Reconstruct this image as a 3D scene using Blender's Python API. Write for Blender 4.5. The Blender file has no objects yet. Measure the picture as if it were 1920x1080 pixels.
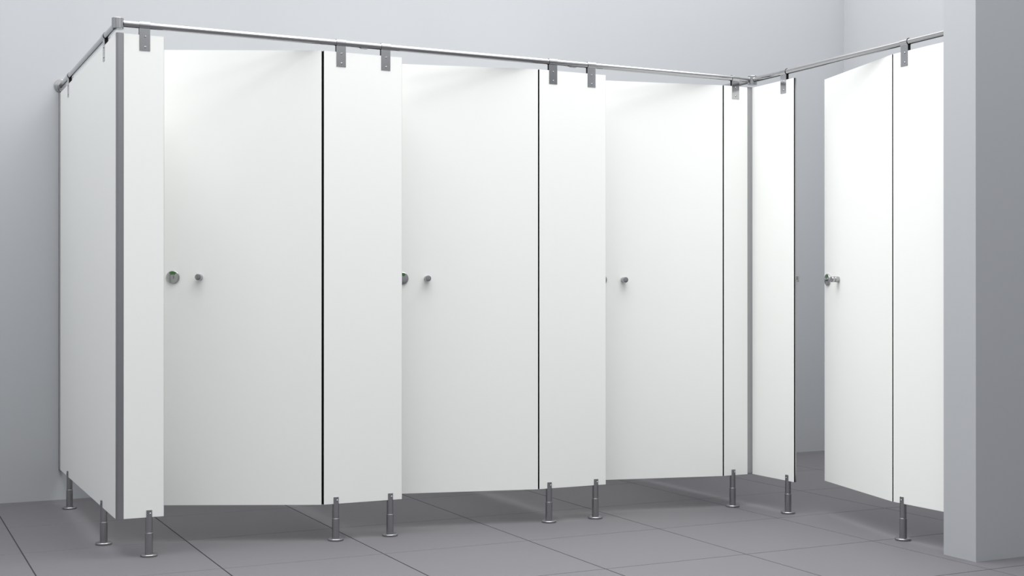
import bpy, bmesh, math
from mathutils import Vector, Matrix
C = bpy.context.scene.collection
PI = math.pi

# ------------------------------------------------------------------ camera
cd = bpy.data.cameras.new('camera')
cam = bpy.data.objects.new('camera', cd); C.objects.link(cam)
cam.location = (-0.8449, -5.1366, 0.9892)
cam.rotation_euler = (PI/2 + 0.0016, 0, -0.4561)
cd.sensor_width = 36.0
cd.lens = 2459.58/1920*36.0
cd.shift_y = 16.36/1920
cd.clip_end = 100
bpy.context.scene.camera = cam

# ------------------------------------------------------------------ view, world, lamps
vs = bpy.context.scene.view_settings
vs.view_transform = 'Standard'; vs.look = 'None'; vs.gamma = 1.0; vs.use_curve_mapping = False
vs.exposure = -0.08
w = bpy.data.worlds.new('world'); bpy.context.scene.world = w
w.use_nodes = True
bg = w.node_tree.nodes['Background']
bg.inputs[0].default_value = (0.985, 0.992, 1.0, 1)
bg.inputs[1].default_value = 1.14

def area(name, loc, sx, sy, power, rot=(0, 0, 0), col=(1, 1, 1)):
    l = bpy.data.lights.new(name, 'AREA'); l.shape = 'RECTANGLE'
    l.size = sx; l.size_y = sy; l.energy = power; l.color = col
    o = bpy.data.objects.new(name, l); C.objects.link(o)
    o.location = loc; o.rotation_euler = rot
    return o
area('roof_light', (1.5, -0.2, 6.0), 8.0, 5.0, 380)
area('lamp_aisle', (1.2, -1.6, 5.0), 5.0, 3.6, 70)
area('lamp_strip', (1.5, -1.0, 3.5), 2.5, 0.5, 6)
area('lamp_row', (2.2, -0.6, 3.4), 0.8, 3.2, 12)
area('fill_right', (3.7, 0.3, 4.5), 1.0, 1.0, 21)  # added fill above the right-hand row, power fitted to surface brightness
area('fill_left', (-1.3, -0.2, 4.5), 1.0, 1.0, 33)  # added fill that lifts the outer left side, no known lamp there
area('fill_end_wall', (1.5, -3.0, 4.5), 1.0, 1.0, 25)  # added fill to brighten the front face of the end wall

# ------------------------------------------------------------------ materials
def mat(name, col, rough=0.5, metal=0.0, spec=0.5, noise=0.0, scale=60, stretch=None, bump=0.0, rvar=0.0):
    m = bpy.data.materials.new(name); m.use_nodes = True
    nt = m.node_tree; b = nt.nodes['Principled BSDF']
    b.inputs['Base Color'].default_value = (*col, 1)
    b.inputs['Roughness'].default_value = rough
    b.inputs['Metallic'].default_value = metal
    b.inputs['Specular IOR Level'].default_value = spec
    if noise or bump or rvar:
        tc = nt.nodes.new('ShaderNodeTexCoord'); mp = nt.nodes.new('ShaderNodeMapping')
        nt.links.new(tc.outputs['Object'], mp.inputs['Vector'])
        if stretch: mp.inputs['Scale'].default_value = stretch
        n = nt.nodes.new('ShaderNodeTexNoise'); n.inputs['Scale'].default_value = scale
        n.inputs['Detail'].default_value = 4
        nt.links.new(mp.outputs['Vector'], n.inputs['Vector'])
        if noise:
            r = nt.nodes.new('ShaderNodeMapRange')
            r.inputs['To Min'].default_value = 1-noise; r.inputs['To Max'].default_value = 1+noise
            nt.links.new(n.outputs['Fac'], r.inputs['Value'])
            mx = nt.nodes.new('ShaderNodeVectorMath'); mx.operation = 'SCALE'
            mx.inputs[0].default_value = col
            nt.links.new(r.outputs['Result'], mx.inputs['Scale'])
            nt.links.new(mx.outputs['Vector'], b.inputs['Base Color'])
        if rvar:
            r = nt.nodes.new('ShaderNodeMapRange')
            r.inputs['To Min'].default_value = rough-rvar; r.inputs['To Max'].default_value = rough+rvar
            nt.links.new(n.outputs['Fac'], r.inputs['Value'])
            nt.links.new(r.outputs['Result'], b.inputs['Roughness'])
        if bump:
            bp = nt.nodes.new('ShaderNodeBump'); bp.inputs['Strength'].default_value = bump
            bp.inputs['Distance'].default_value = 0.001
            nt.links.new(n.outputs['Fac'], bp.inputs['Height'])
            nt.links.new(bp.outputs['Normal'], b.inputs['Normal'])
    return m
M = {}
M['panel'] = mat('white_laminate', (0.868, 0.88, 0.858), 0.55, spec=0.25, noise=0.006, scale=3)
M['core'] = mat('black_laminate_core', (0.008, 0.008, 0.009), 0.6, spec=0.2, noise=0.1)
M['wall'] = mat('painted_wall', (0.432, 0.445, 0.462), 0.9, spec=0.1, noise=0.01, scale=4, bump=0.05)
M['tile'] = mat('grey_floor_tile', (0.141, 0.1375, 0.1475), 0.55, spec=0.25, noise=0.02, scale=7)
M['grout'] = mat('dark_grout', (0.052, 0.052, 0.054), 0.9, spec=0.1, noise=0.05)
M['steel'] = mat('satin_steel', (0.46, 0.46, 0.47), 0.13, metal=1.0, noise=0.01, scale=80)
M['legsteel'] = mat('brushed_leg_steel', (0.39, 0.39, 0.40), 0.25, metal=1.0, noise=0.01, scale=40)
M['alu'] = mat('satin_aluminium', (0.385, 0.385, 0.40), 0.28, metal=1.0, noise=0.01, scale=60)
M['black_block'] = mat('matt_black', (0.015, 0.015, 0.016), 0.7, spec=0.2, noise=0.1)
M['green'] = mat('green_indicator', (0.045, 0.14, 0.035), 0.4, noise=0.03)

# ------------------------------------------------------------------ mesh helpers
def box(bm, x0, x1, y0, y1, z0, z1):
    vs_ = [bm.verts.new((x, y, z)) for z in (z0, z1) for x, y in ((x0, y0), (x1, y0), (x1, y1), (x0, y1))]
    for f in ((3, 2, 1, 0), (4, 5, 6, 7), (0, 1, 5, 4), (1, 2, 6, 5), (2, 3, 7, 6), (3, 0, 4, 7)):
        bm.faces.new([vs_[i] for i in f])

def prism(bm, pts, z0, z1):
    a = [bm.verts.new((x, y, z0)) for x, y in pts]; b = [bm.verts.new((x, y, z1)) for x, y in pts]
    n = len(pts)
    bm.faces.new(a[::-1]); bm.faces.new(b)
    for i in range(n): bm.faces.new([a[i], a[(i+1) % n], b[(i+1) % n], b[i]])

def lathe(bm, prof, n=40, mtx=None):
    """profile of (radius, height) turned about Z, closed at both ends"""
    rings = []
    for r, z in prof:
        rings.append([bm.verts.new((r*math.cos(2*PI*k/n), r*math.sin(2*PI*k/n), z)) for k in range(n)])
    for a, b in zip(rings, rings[1:]):
        for k in range(n): bm.faces.new([a[k], a[(k+1) % n], b[(k+1) % n], b[k]])
    bm.faces.new(rings[0][::-1]); bm.faces.new(rings[-1])
    if mtx is not None:
        bmesh.ops.transform(bm, matrix=mtx, verts=[v for r in rings for v in r])

def to_mesh(name, bm, mats, smooth=True, ang=35):
    bmesh.ops.recalc_face_normals(bm, faces=bm.faces)
    me = bpy.data.meshes.new(name); bm.to_mesh(me); bm.free()
    for m in (mats if isinstance(mats, (list, tuple)) else [mats]): me.materials.append(m)
    if smooth:
        me.shade_smooth(); me.set_sharp_from_angle(angle=math.radians(ang))
    return me

def put(name, me, parent=None, loc=(0, 0, 0), rot=(0, 0, 0), label=None):
    o = bpy.data.objects.new(name, me); C.objects.link(o)
    o.location = loc; o.rotation_euler = rot
    if parent:
        o.parent = parent
    if label: o['label'] = label
    return o

def thing(name, label, cat, loc=(0, 0, 0), rz=0, group=None, me=None):
    o = bpy.data.objects.new(name, me); C.objects.link(o)
    o.location = loc; o.rotation_euler = (0, 0, rz)
    o['label'] = label; o['category'] = cat; o['kind'] = 'thing'
    if group: o['group'] = group
    return o

AX_Y = Matrix.Rotation(-PI/2, 4, 'X')      # Z axis -> +Y
AX_mY = Matrix.Rotation(PI/2, 4, 'X')      # Z axis -> -Y
AX_X = Matrix.Rotation(PI/2, 4, 'Y')       # Z axis -> +X

# ------------------------------------------------------------------ measures
ZB, ZT = 0.1507, 2.0007                    # panel bottom and top
TH = 0.013                                 # panel thickness
RZ, RR = 2.0385, 0.0128                    # head rail height and radius
YW = 1.6455                                # back wall
XR = 2.957                                 # face of the right hand row
XWR = 4.913                                # right wall
PX, PY0, PY1 = 2.8905, -1.4792, -1.3147    # end wall beside the right hand row
R90 = -PI/2

# ------------------------------------------------------------------ setting
def struct(name, bm, m):
    o = put(name, to_mesh(name, bm, m, smooth=False)); o['kind'] = 'structure'; return o
tx, ty, tx0, ty0, gr = 0.6291, 0.6257, -0.3072, 0.2795, 0.0023
bm = bmesh.new()
X0, X1, Y0, Y1 = -3.4, XWR, -6.4, YW
box(bm, X0, X1+0.2, Y0, Y1+0.2, -0.10, -0.0025)
for f in bm.faces: f.material_index = 1
xs = [tx0 + i*tx for i in range(-6, 10)]; ys = [ty0 + i*ty for i in range(-13, 4)]
def clip(a, lo, hi): return max(lo, min(hi, a))
for i in range(len(xs)-1):
    for j in range(len(ys)-1):
        a, b = clip(xs[i]+gr, X0, X1), clip(xs[i+1]-gr, X0, X1)
        c, d = clip(ys[j]+gr, Y0, Y1), clip(ys[j+1]-gr, Y0, Y1)
        if b-a < .01 or d-c < .004: continue
        e = 0.0008
        base = [bm.verts.new((x, y, -0.0025)) for x, y in ((a, c), (b, c), (b, d), (a, d))]
        mid = [bm.verts.new((x, y, -e)) for x, y in ((a, c), (b, c), (b, d), (a, d))]
        top = [bm.verts.new((x, y, 0)) for x, y in ((a+e, c+e), (b-e, c+e), (b-e, d-e), (a+e, d-e))]
        bm.faces.new(top)
        for p, q in ((base, mid), (mid, top)):
            for k in range(4):
                f = bm.faces.new([p[k], p[(k+1) % 4], q[(k+1) % 4], q[k]])
                if p is base: f.material_index = 1
struct('floor', bm, [M['tile'], M['grout']])
HW = 3.4
bm = bmesh.new(); box(bm, X0-0.2, XWR+0.2, YW, YW+0.2, -0.1, HW); struct('wall_back', bm, M['wall'])
bm = bmesh.new(); box(bm, XWR, XWR+0.2, Y0, YW, -0.1, HW); struct('wall_right', bm, M['wall'])
bm = bmesh.new(); box(bm, X0-0.2, X0, Y0, YW, -0.1, HW); struct('wall_left', bm, M['wall'])
bm = bmesh.new(); box(bm, X0-0.2, XWR+0.2, Y0-0.2, Y0, -0.1, HW); struct('wall_front', bm, M['wall'])
bm = bmesh.new(); box(bm, PX, XWR, PY0, PY1, 0, HW); struct('wall_end', bm, M['wall'])

# ------------------------------------------------------------------ shared meshes of the parts
def leg_mesh():
    bm = bmesh.new(); o = TH/2
    lathe(bm, [(0.0150, 0.004), (0.0150, 0.0890), (0.0150, 0.0900), (0.0146, 0.0908), (0.0136, 0.0914), (0.0136, 0.0925), (0.0136, ZB-0.0005)], 40,
          Matrix.Translation((0, o, 0)))
    r = 0.0134
    for s in (-1, 1):                       # the two tongues that clasp the panel
        half = math.acos((TH/2+0.0003)/r)
        arc = [(r*math.sin(t), s*r*math.cos(t) + o) for t in [half*(-1+2*k/14) for k in range(15)]]
        prism(bm, arc, ZB-0.001, 0.1765)
        arc2 = [(x*.93, (y-o)*.97+o if abs(y-o) > TH/2+.001 else y) for x, y in arc]
        prism(bm, arc2, 0.1765, 0.1782)
    return to_mesh('leg', bm, M['legsteel'], ang=20)
def disc_mesh():
    bm = bmesh.new()
    lathe(bm, [(0.031, 0.0), (0.0325, 0.001), (0.0325, 0.0065), (0.0318, 0.0083), (0.0300, 0.0096), (0.0270, 0.0100), (0.0155, 0.0100)], 48,
          Matrix.Translation((0, TH/2, 0)))
    return to_mesh('base_disc', bm, M['legsteel'], ang=60)
def screw_mesh(r=0.0042, h=0.0020):
    bm = bmesh.new()
    lathe(bm, [(r, 0), (r, h*.4), (r*.8, h*.85), (r*.5, h), (r*.45, h), (r*.4, h*.55)], 20, AX_mY)
    return to_mesh('screw', bm, M['steel'], ang=25)
ME_LEG, ME_DISC, ME_SCREW = leg_mesh(), disc_mesh(), screw_mesh()
def add_leg(parent, u):
    l = put('leg', ME_LEG, parent, (u, 0, -parent.location.z), label='steel adjustable leg')
    put('base_disc', ME_DISC, l)
    put('screw', ME_SCREW, l, (0.003, TH/2-0.0131, 0.164))
    return l

CW, CT = 0.0405, 0.0018
def clamp_mesh():
    """strap folded over the rail with a plate down each face of the panel"""
    bm = bmesh.new(); o = TH/2
    ri = RR+0.0010; ro = ri+CT
    yf = o + 0.0002
    # outer outline, front plate up, over the rail, down the back
    zlow = ZT-0.0600
    a0 = math.asin(min(1, (o+CT)/ro)); a1 = math.asin(min(1, o/ri))
    outer = [(-CT, zlow)]
    n = 24
    for k in range(n+1):
        t = -PI/2 - a0 - (2*PI-2*a0)*k/n
        outer.append((o+ro*math.cos(t), RZ+ro*math.sin(t)))
    outer += [(TH+CT, zlow)]
    inner = [(TH, zlow)]
    for k in range(n+1):
        t = -PI/2 + a1 + (2*PI-2*a1)*k/n
        inner.append((o+ri*math.cos(t), RZ+ri*math.sin(t)))
    inner += [(0, zlow)]
    pts = outer + inner
    h = CW/2
    A = [bm.verts.new((-h, y, z)) for y, z in pts]; B = [bm.verts.new((h, y, z)) for y, z in pts]
    N = len(pts)
    for i in range(N): bm.faces.new([A[i], A[(i+1) % N], B[(i+1) % N], B[i]])
    # side faces as quads between matching outer and inner points
    no, ni = len(outer), len(inner)
    for V in (A, B):
        for i in range(no-1):
            j = N-1-i
            bm.faces.new([V[i], V[i+1], V[j-1], V[j]])
    return to_mesh('rail_bracket', bm, M['steel'], ang=30)
def gap_block_mesh():
    bm = bmesh.new(); h = CW/2
    box(bm, -h+.0004, h-.0004, 0.0004, TH-.0004, ZT, RZ-RR*0.75)  # plain black block filling the space between the two bracket plates
    return to_mesh('gap_block', bm, M['black_block'], smooth=False)
ME_CLAMP, ME_GAP_BLOCK = clamp_mesh(), gap_block_mesh()
def add_clamp(parent, u):
    c = put('rail_bracket', ME_CLAMP, parent, (u, 0, -parent.location.z), label='steel bracket folded over the rail')
    put('gap_block', ME_GAP_BLOCK, c, label='black block between the bracket plates')
    put('screw', ME_SCREW, c, (0.002, -CT, ZT-0.0065))
    put('screw', ME_SCREW, c, (0.002, -CT, ZT-0.0465))
    return c

def board_mesh(u0, u1):
    """white faced laminate board with a black core showing at its edges"""
    bm = bmesh.new(); c = 0.0006
    x0, x1, z0, z1 = u0, u1, 0, ZT-ZB
    prof = [(x0+c, 0), (x1-c, 0), (x1, c), (x1, TH-c), (x1-c, TH), (x0+c, TH), (x0, TH-c), (x0, c)]
    prism(bm, prof, z0, z1)
    bmesh.ops.recalc_face_normals(bm, faces=bm.faces)
    for f in bm.faces: f.material_index = 0 if abs(f.normal.y) > 0.95 else 1
    return to_mesh('board', bm, [M['panel'], M['core']], smooth=False)

bm = bmesh.new(); box(bm, -0.0045, 0.012, TH+0.0010, TH+0.0034, 0, ZT-ZB)
box(bm, 0.003, 0.012, TH+0.0001, TH+0.0010, 0, ZT-ZB)
ME_SEAL = to_mesh('door_seal', bm, M['core'], smooth=False)
def panel(name, label, loc, rz, u1, legs, clamps, group=None, seal=False):
    t = thing(name, label, 'panel', (loc[0], loc[1], ZB), rz, group)
    put('board', board_mesh(0, u1), t)
    for u in legs: add_leg(t, u)
    for u in clamps: add_clamp(t, u)
    if seal: put('door_seal', ME_SEAL, t, label='black hinge side seal')
    return t

# ------------------------------------------------------------------ fixed panels
LY0 = 0.0112                                # left side panel: from the wall to the corner post
left = panel('side_panel', 'white side panel at the far left between the back wall and the grey corner post',
             (0, YW-0.002), R90, YW-0.002-LY0, [YW-0.002-1.3322, YW-0.002-0.3321], [YW-0.002-1.3300, YW-0.002-0.2900])
bm = bmesh.new()
prism(bm, [(0.0005, -0.0055), (0.030, -0.0055), (0.030, -0.0005), (0.004, -0.0005), (0.004, TH+0.0005), (0.030, TH+0.0005), (0.030, TH+0.0055), (0.0005, TH+0.0055)],
      0, ZT-ZB)
wc = put('wall_channel', to_mesh('wall_channel', bm, M['alu'], smooth=False), left, (-0.0015, 0, 0), label='grey wall channel')

GF = 'fixed front panels between the cubicle doors'
X1L = 0.0272
panel('front_panel', 'narrow white front panel on one leg between the grey corner post and the leftmost door', (X1L, 0), 0, 0.1792-X1L,
      [0.1236-X1L], [0.1058-X1L], GF)
panel('front_panel', 'wide white two-legged front panel between the leftmost door and the next door', (0.8209, 0), 0, 1.1619-0.8209,
      [0.8739-0.8209, 1.1108-0.8209], [0.8943-0.8209, 1.0890-0.8209], GF, True)
panel('front_panel', 'wide white two-legged front panel right of the second door from the left', (1.8090, 0), 0, 2.1475-1.8090,
      [1.8603-1.8090, 2.0967-1.8090], [1.8777-1.8090, 2.0730-1.8090], GF, True)
panel('front_panel', 'very narrow white front panel left of the inner corner post', (2.7927, 0), 0, 2.9299-2.7927,
      [2.8479-2.7927], [2.8603-2.7927], GF, True)
YQ0 = -0.0016
q = panel('front_panel', 'narrow white panel right of the inner corner post, beside the dark open gap', (XR, YQ0), R90, 0.3162+YQ0,
          [0.2646+YQ0], [0.2400+YQ0], GF)
bm = bmesh.new()
box(bm, -0.006, 0.006, 0, 0.0145, -0.0145, -0.0060)
box(bm, -0.007, 0.007, 0.0140, 0.0210, -0.0155, 0.0105)
put('door_stop', to_mesh('door_stop', bm, M['legsteel'], smooth=False), q, (0.3162+YQ0-0.010, TH, 1.082-ZB), label='small dark door stop')
bm = bmesh.new(); box(bm, 0, 0.0010, 0.0055, TH-0.0004, 0.0004, ZT-ZB-0.0004)
put('edge_strip', to_mesh('edge_strip', bm, M['alu'], smooth=False), q, (0.3162+YQ0, 0, 0), label='grey edge strip')
YR0, YR1 = -0.9640, PY1
panel('front_panel', 'white panel on one leg butting against the grey end wall on the right', (XR, YR0), R90, YR0-YR1-0.001,
      [1.0137+YR0], [1.0298+YR0], GF)

# partitions behind the front row
for k, X in enumerate((0.9914-TH/2, 1.978-TH/2)):
    t = panel('partition_panel', ['white partition standing behind the wide panel next to the leftmost door',
               'white partition standing behind the wide panel right of the second door'][k],
              (X, YW-0.002), R90, YW-0.002-TH-0.004, [0.31], [], 'partitions between the cubicles')
panel('partition_panel', 'white partition running back from the inner corner post, under the short rear rail', (XR, YW-0.002), R90,
      YW-0.002-0.022, [0.31], [], 'partitions between the cubicles')

# ------------------------------------------------------------------ corner posts
bm = bmesh.new()
prism(bm, [(0.0, LY0), (0.0006, 0.006), (0.0030, 0.0022), (0.0075, 0.0), (X1L-0.0003, 0.0), (X1L-0.0003, TH), (TH, TH), (TH, LY0)], ZB-0.0004, ZT+0.002)
thing('corner_post', 'dark grey corner post at the left front corner of the cubicles', 'post', me=to_mesh('corner_post', bm, M['alu'], smooth=False))
bm = bmesh.new()
prism(bm, [(2.9303, 0.0008), (2.9480, 0.0008), (2.9500, 0.0004), (XR-0.0005, -0.0014), (XR-0.0003, 0.0004), (XR-0.0003, 0.020), (XR+TH, 0.020), (XR+TH, 0.022), (2.9303, 0.022)], ZB-0.0004, ZT+0.002)
thing('corner_post', 'pale grey post in the inner corner where the two rows meet', 'post', me=to_mesh('corner_post', bm, M['alu'], smooth=False))

# ------------------------------------------------------------------ doors
DW = 0.640; HZ = 1.0770-ZB
def lock_mesh():
    bm = bmesh.new()
    lathe(bm, [(0.0265, 0), (0.0270, 0.0008), (0.0270, 0.0052), (0.0262, 0.0066), (0.0248, 0.0074), (0.0240, 0.0076)], 48, AX_mY)
    return to_mesh('lock_disc', bm, M['steel'])
def indicator_mesh():
    bm = bmesh.new()
    pts = []
    a0, a1 = math.radians(52), math.radians(128)
    for k in range(13):
        t = a0+(a1-a0)*k/12; pts.append((0.0235*math.cos(t), 0.0235*math.sin(t)))
    for k in range(7):
        t = a1+(a0-a1)*k/6; pts.append((0.0108*math.cos(t), 0.0108*math.sin(t)))
    prism(bm, pts, 0.0066, 0.0082)
    bmesh.ops.transform(bm, matrix=AX_mY, verts=bm.verts)
    return to_mesh('indicator', bm, M['green'], smooth=False)
def turn_mesh():
    bm = bmesh.new()
    pts = [(-0.0050, -0.0075), (0.0010, -0.0075), (0.0042, -0.0050), (0.0054, 0.0), (0.0042, 0.0055), (0.0010, 0.0085), (-0.0050, 0.0085)]
    prism(bm, pts, 0.0070, 0.0165)
    prism(bm, [(x*.8, y*.85) for x, y in pts], 0.0165, 0.0180)
    bmesh.ops.transform(bm, matrix=AX_mY, verts=bm.verts)
    return to_mesh('thumb_turn', bm, M['steel'], ang=20)
def slot_mesh():
    bm = bmesh.new(); prism(bm, [(-0.0008, -0.006), (0.0008, -0.006), (0.0008, 0.006), (-0.0008, 0.006)], 0.0179, 0.0183)
    bmesh.ops.transform(bm, matrix=AX_mY, verts=bm.verts)
    return to_mesh('slot', bm, M['core'], smooth=False)
def knob_mesh():
    bm = bmesh.new()
    lathe(bm, [(0.0125, 0), (0.0130, 0.0008), (0.0130, 0.0190), (0.0124, 0.0198), (0.0108, 0.0202), (0.0108, 0.0232), (0.0124, 0.0236), (0.0130, 0.0244),
               (0.0130, 0.0345), (0.0124, 0.0356), (0.0110, 0.0360)], 36, AX_mY)
    return to_mesh('knob', bm, M['steel'])
ME_LOCK, ME_IND, ME_TURN, ME_SLOT, ME_KNOB = lock_mesh(), indicator_mesh(), turn_mesh(), slot_mesh(), knob_mesh()
ME_LEAF = board_mesh(-DW, 0); ME_LEAF.name = 'leaf'
def door(label, loc, rz):
    t = thing('cubicle_door', label, 'door', (loc[0], loc[1], ZB), rz, 'cubicle doors')
    put('leaf', ME_LEAF, t)
    l = put('lock', ME_LOCK, t, (-0.602, 0, HZ), label='round steel lock with green indicator')
    put('indicator', ME_IND, l, label='green vacant indicator')
    tn = put('thumb_turn', ME_TURN, l)
    put('knob', ME_KNOB, t, (-0.494, 0, HZ), label='short round steel knob')
    return t
rad = math.radians
door('leftmost white cubicle door, ajar, with its whole round lock in view', (0.8119, 0), rad(-25.0))
door('white cubicle door between the two wide panels, ajar, half its lock in view', (1.8029, 0), rad(-13.5))
door('white cubicle door left of the inner corner, only a sliver of its lock in view', (2.7866, 0), rad(-12.6))
door('white end cubicle door on the right, standing open beside the dark gap', (XR, -0.9586), R90-rad(14.3))

# ------------------------------------------------------------------ head rails
def tube_mesh(length, n=32):
    bm = bmesh.new()
    lathe(bm, [(RR-0.0008, 0), (RR, 0.0006), (RR, length-0.0006), (RR-0.0008, length)], n)
    return bm
O = TH/2
XI = XR+O
JR = 0.0225                                 # radius of the corner couplings
def rail(label, a, b, coll=None):
    a, b = Vector(a), Vector(b); d = b-a
    bm = tube_mesh(d.length)
    bmesh.ops.transform(bm, matrix=d.to_track_quat('Z', 'Y').to_matrix().to_4x4(), verts=bm.verts)
    return thing('head_rail', label, 'rail', tuple(a), 0, 'steel head rails', to_mesh('head_rail', bm, M['steel']))
fr = rail('long steel rail running above the three front doors', (O+JR*.9, O, RZ), (XI-JR*.9, O, RZ))
bm = bmesh.new(); box(bm, -0.014, 0.014, -0.007, 0.009, -RR-0.0022, -RR+0.0010)
ME_CLIP = to_mesh('clip', bm, M['legsteel'], smooth=False)
for X in (0.9914, 1.978): put('clip', ME_CLIP, fr, (X-(O+JR*.9)+0.004, 0, 0), label='small dark clip under the rail')
lr = rail('short steel rail at the far left running back to a round flange on the wall', (O, O+JR*.9, RZ), (O, YW-0.001, RZ))
bm = bmesh.new()
lathe(bm, [(0.0320, 0), (0.0325, 0.001), (0.0325, 0.0070), (0.0315, 0.0085), (0.0290, 0.0090), (RR+.0045, 0.0092), (RR+.0042, 0.0150), (RR+.0005, 0.0154)], 44, AX_mY)
put('wall_flange', to_mesh('wall_flange', bm, M['steel'], ang=20), lr, (0, YW-(O+JR*.9), 0), label='round steel wall flange')
rail('steel rail above the right-hand open door, rising to the end wall', (XI, O-JR*.9, RZ), (XI, PY1-0.001, RZ))
rr_ = rail('thin dark piece of rear rail showing under the front rail at the inner corner', (XI, O+JR*.9, RZ), (XI, YW-0.001, RZ))

def coupling(label, x, y):
    bm = bmesh.new()
    lathe(bm, [(JR-0.0012, -0.0222), (JR, -0.0210), (JR, 0.0180), (JR-0.0010, 0.0192), (JR-0.0030, 0.0200)], 44)
    t = thing('rail_coupling', label, 'coupling', (x, y, RZ), 0, 'rail couplings', to_mesh('rail_coupling', bm, M['steel']))
    return t
coupling('round steel coupling on the rail corner above the left corner post', O, O)
coupling('shiny steel coupling joining the rails above the inner corner post', XI, O)
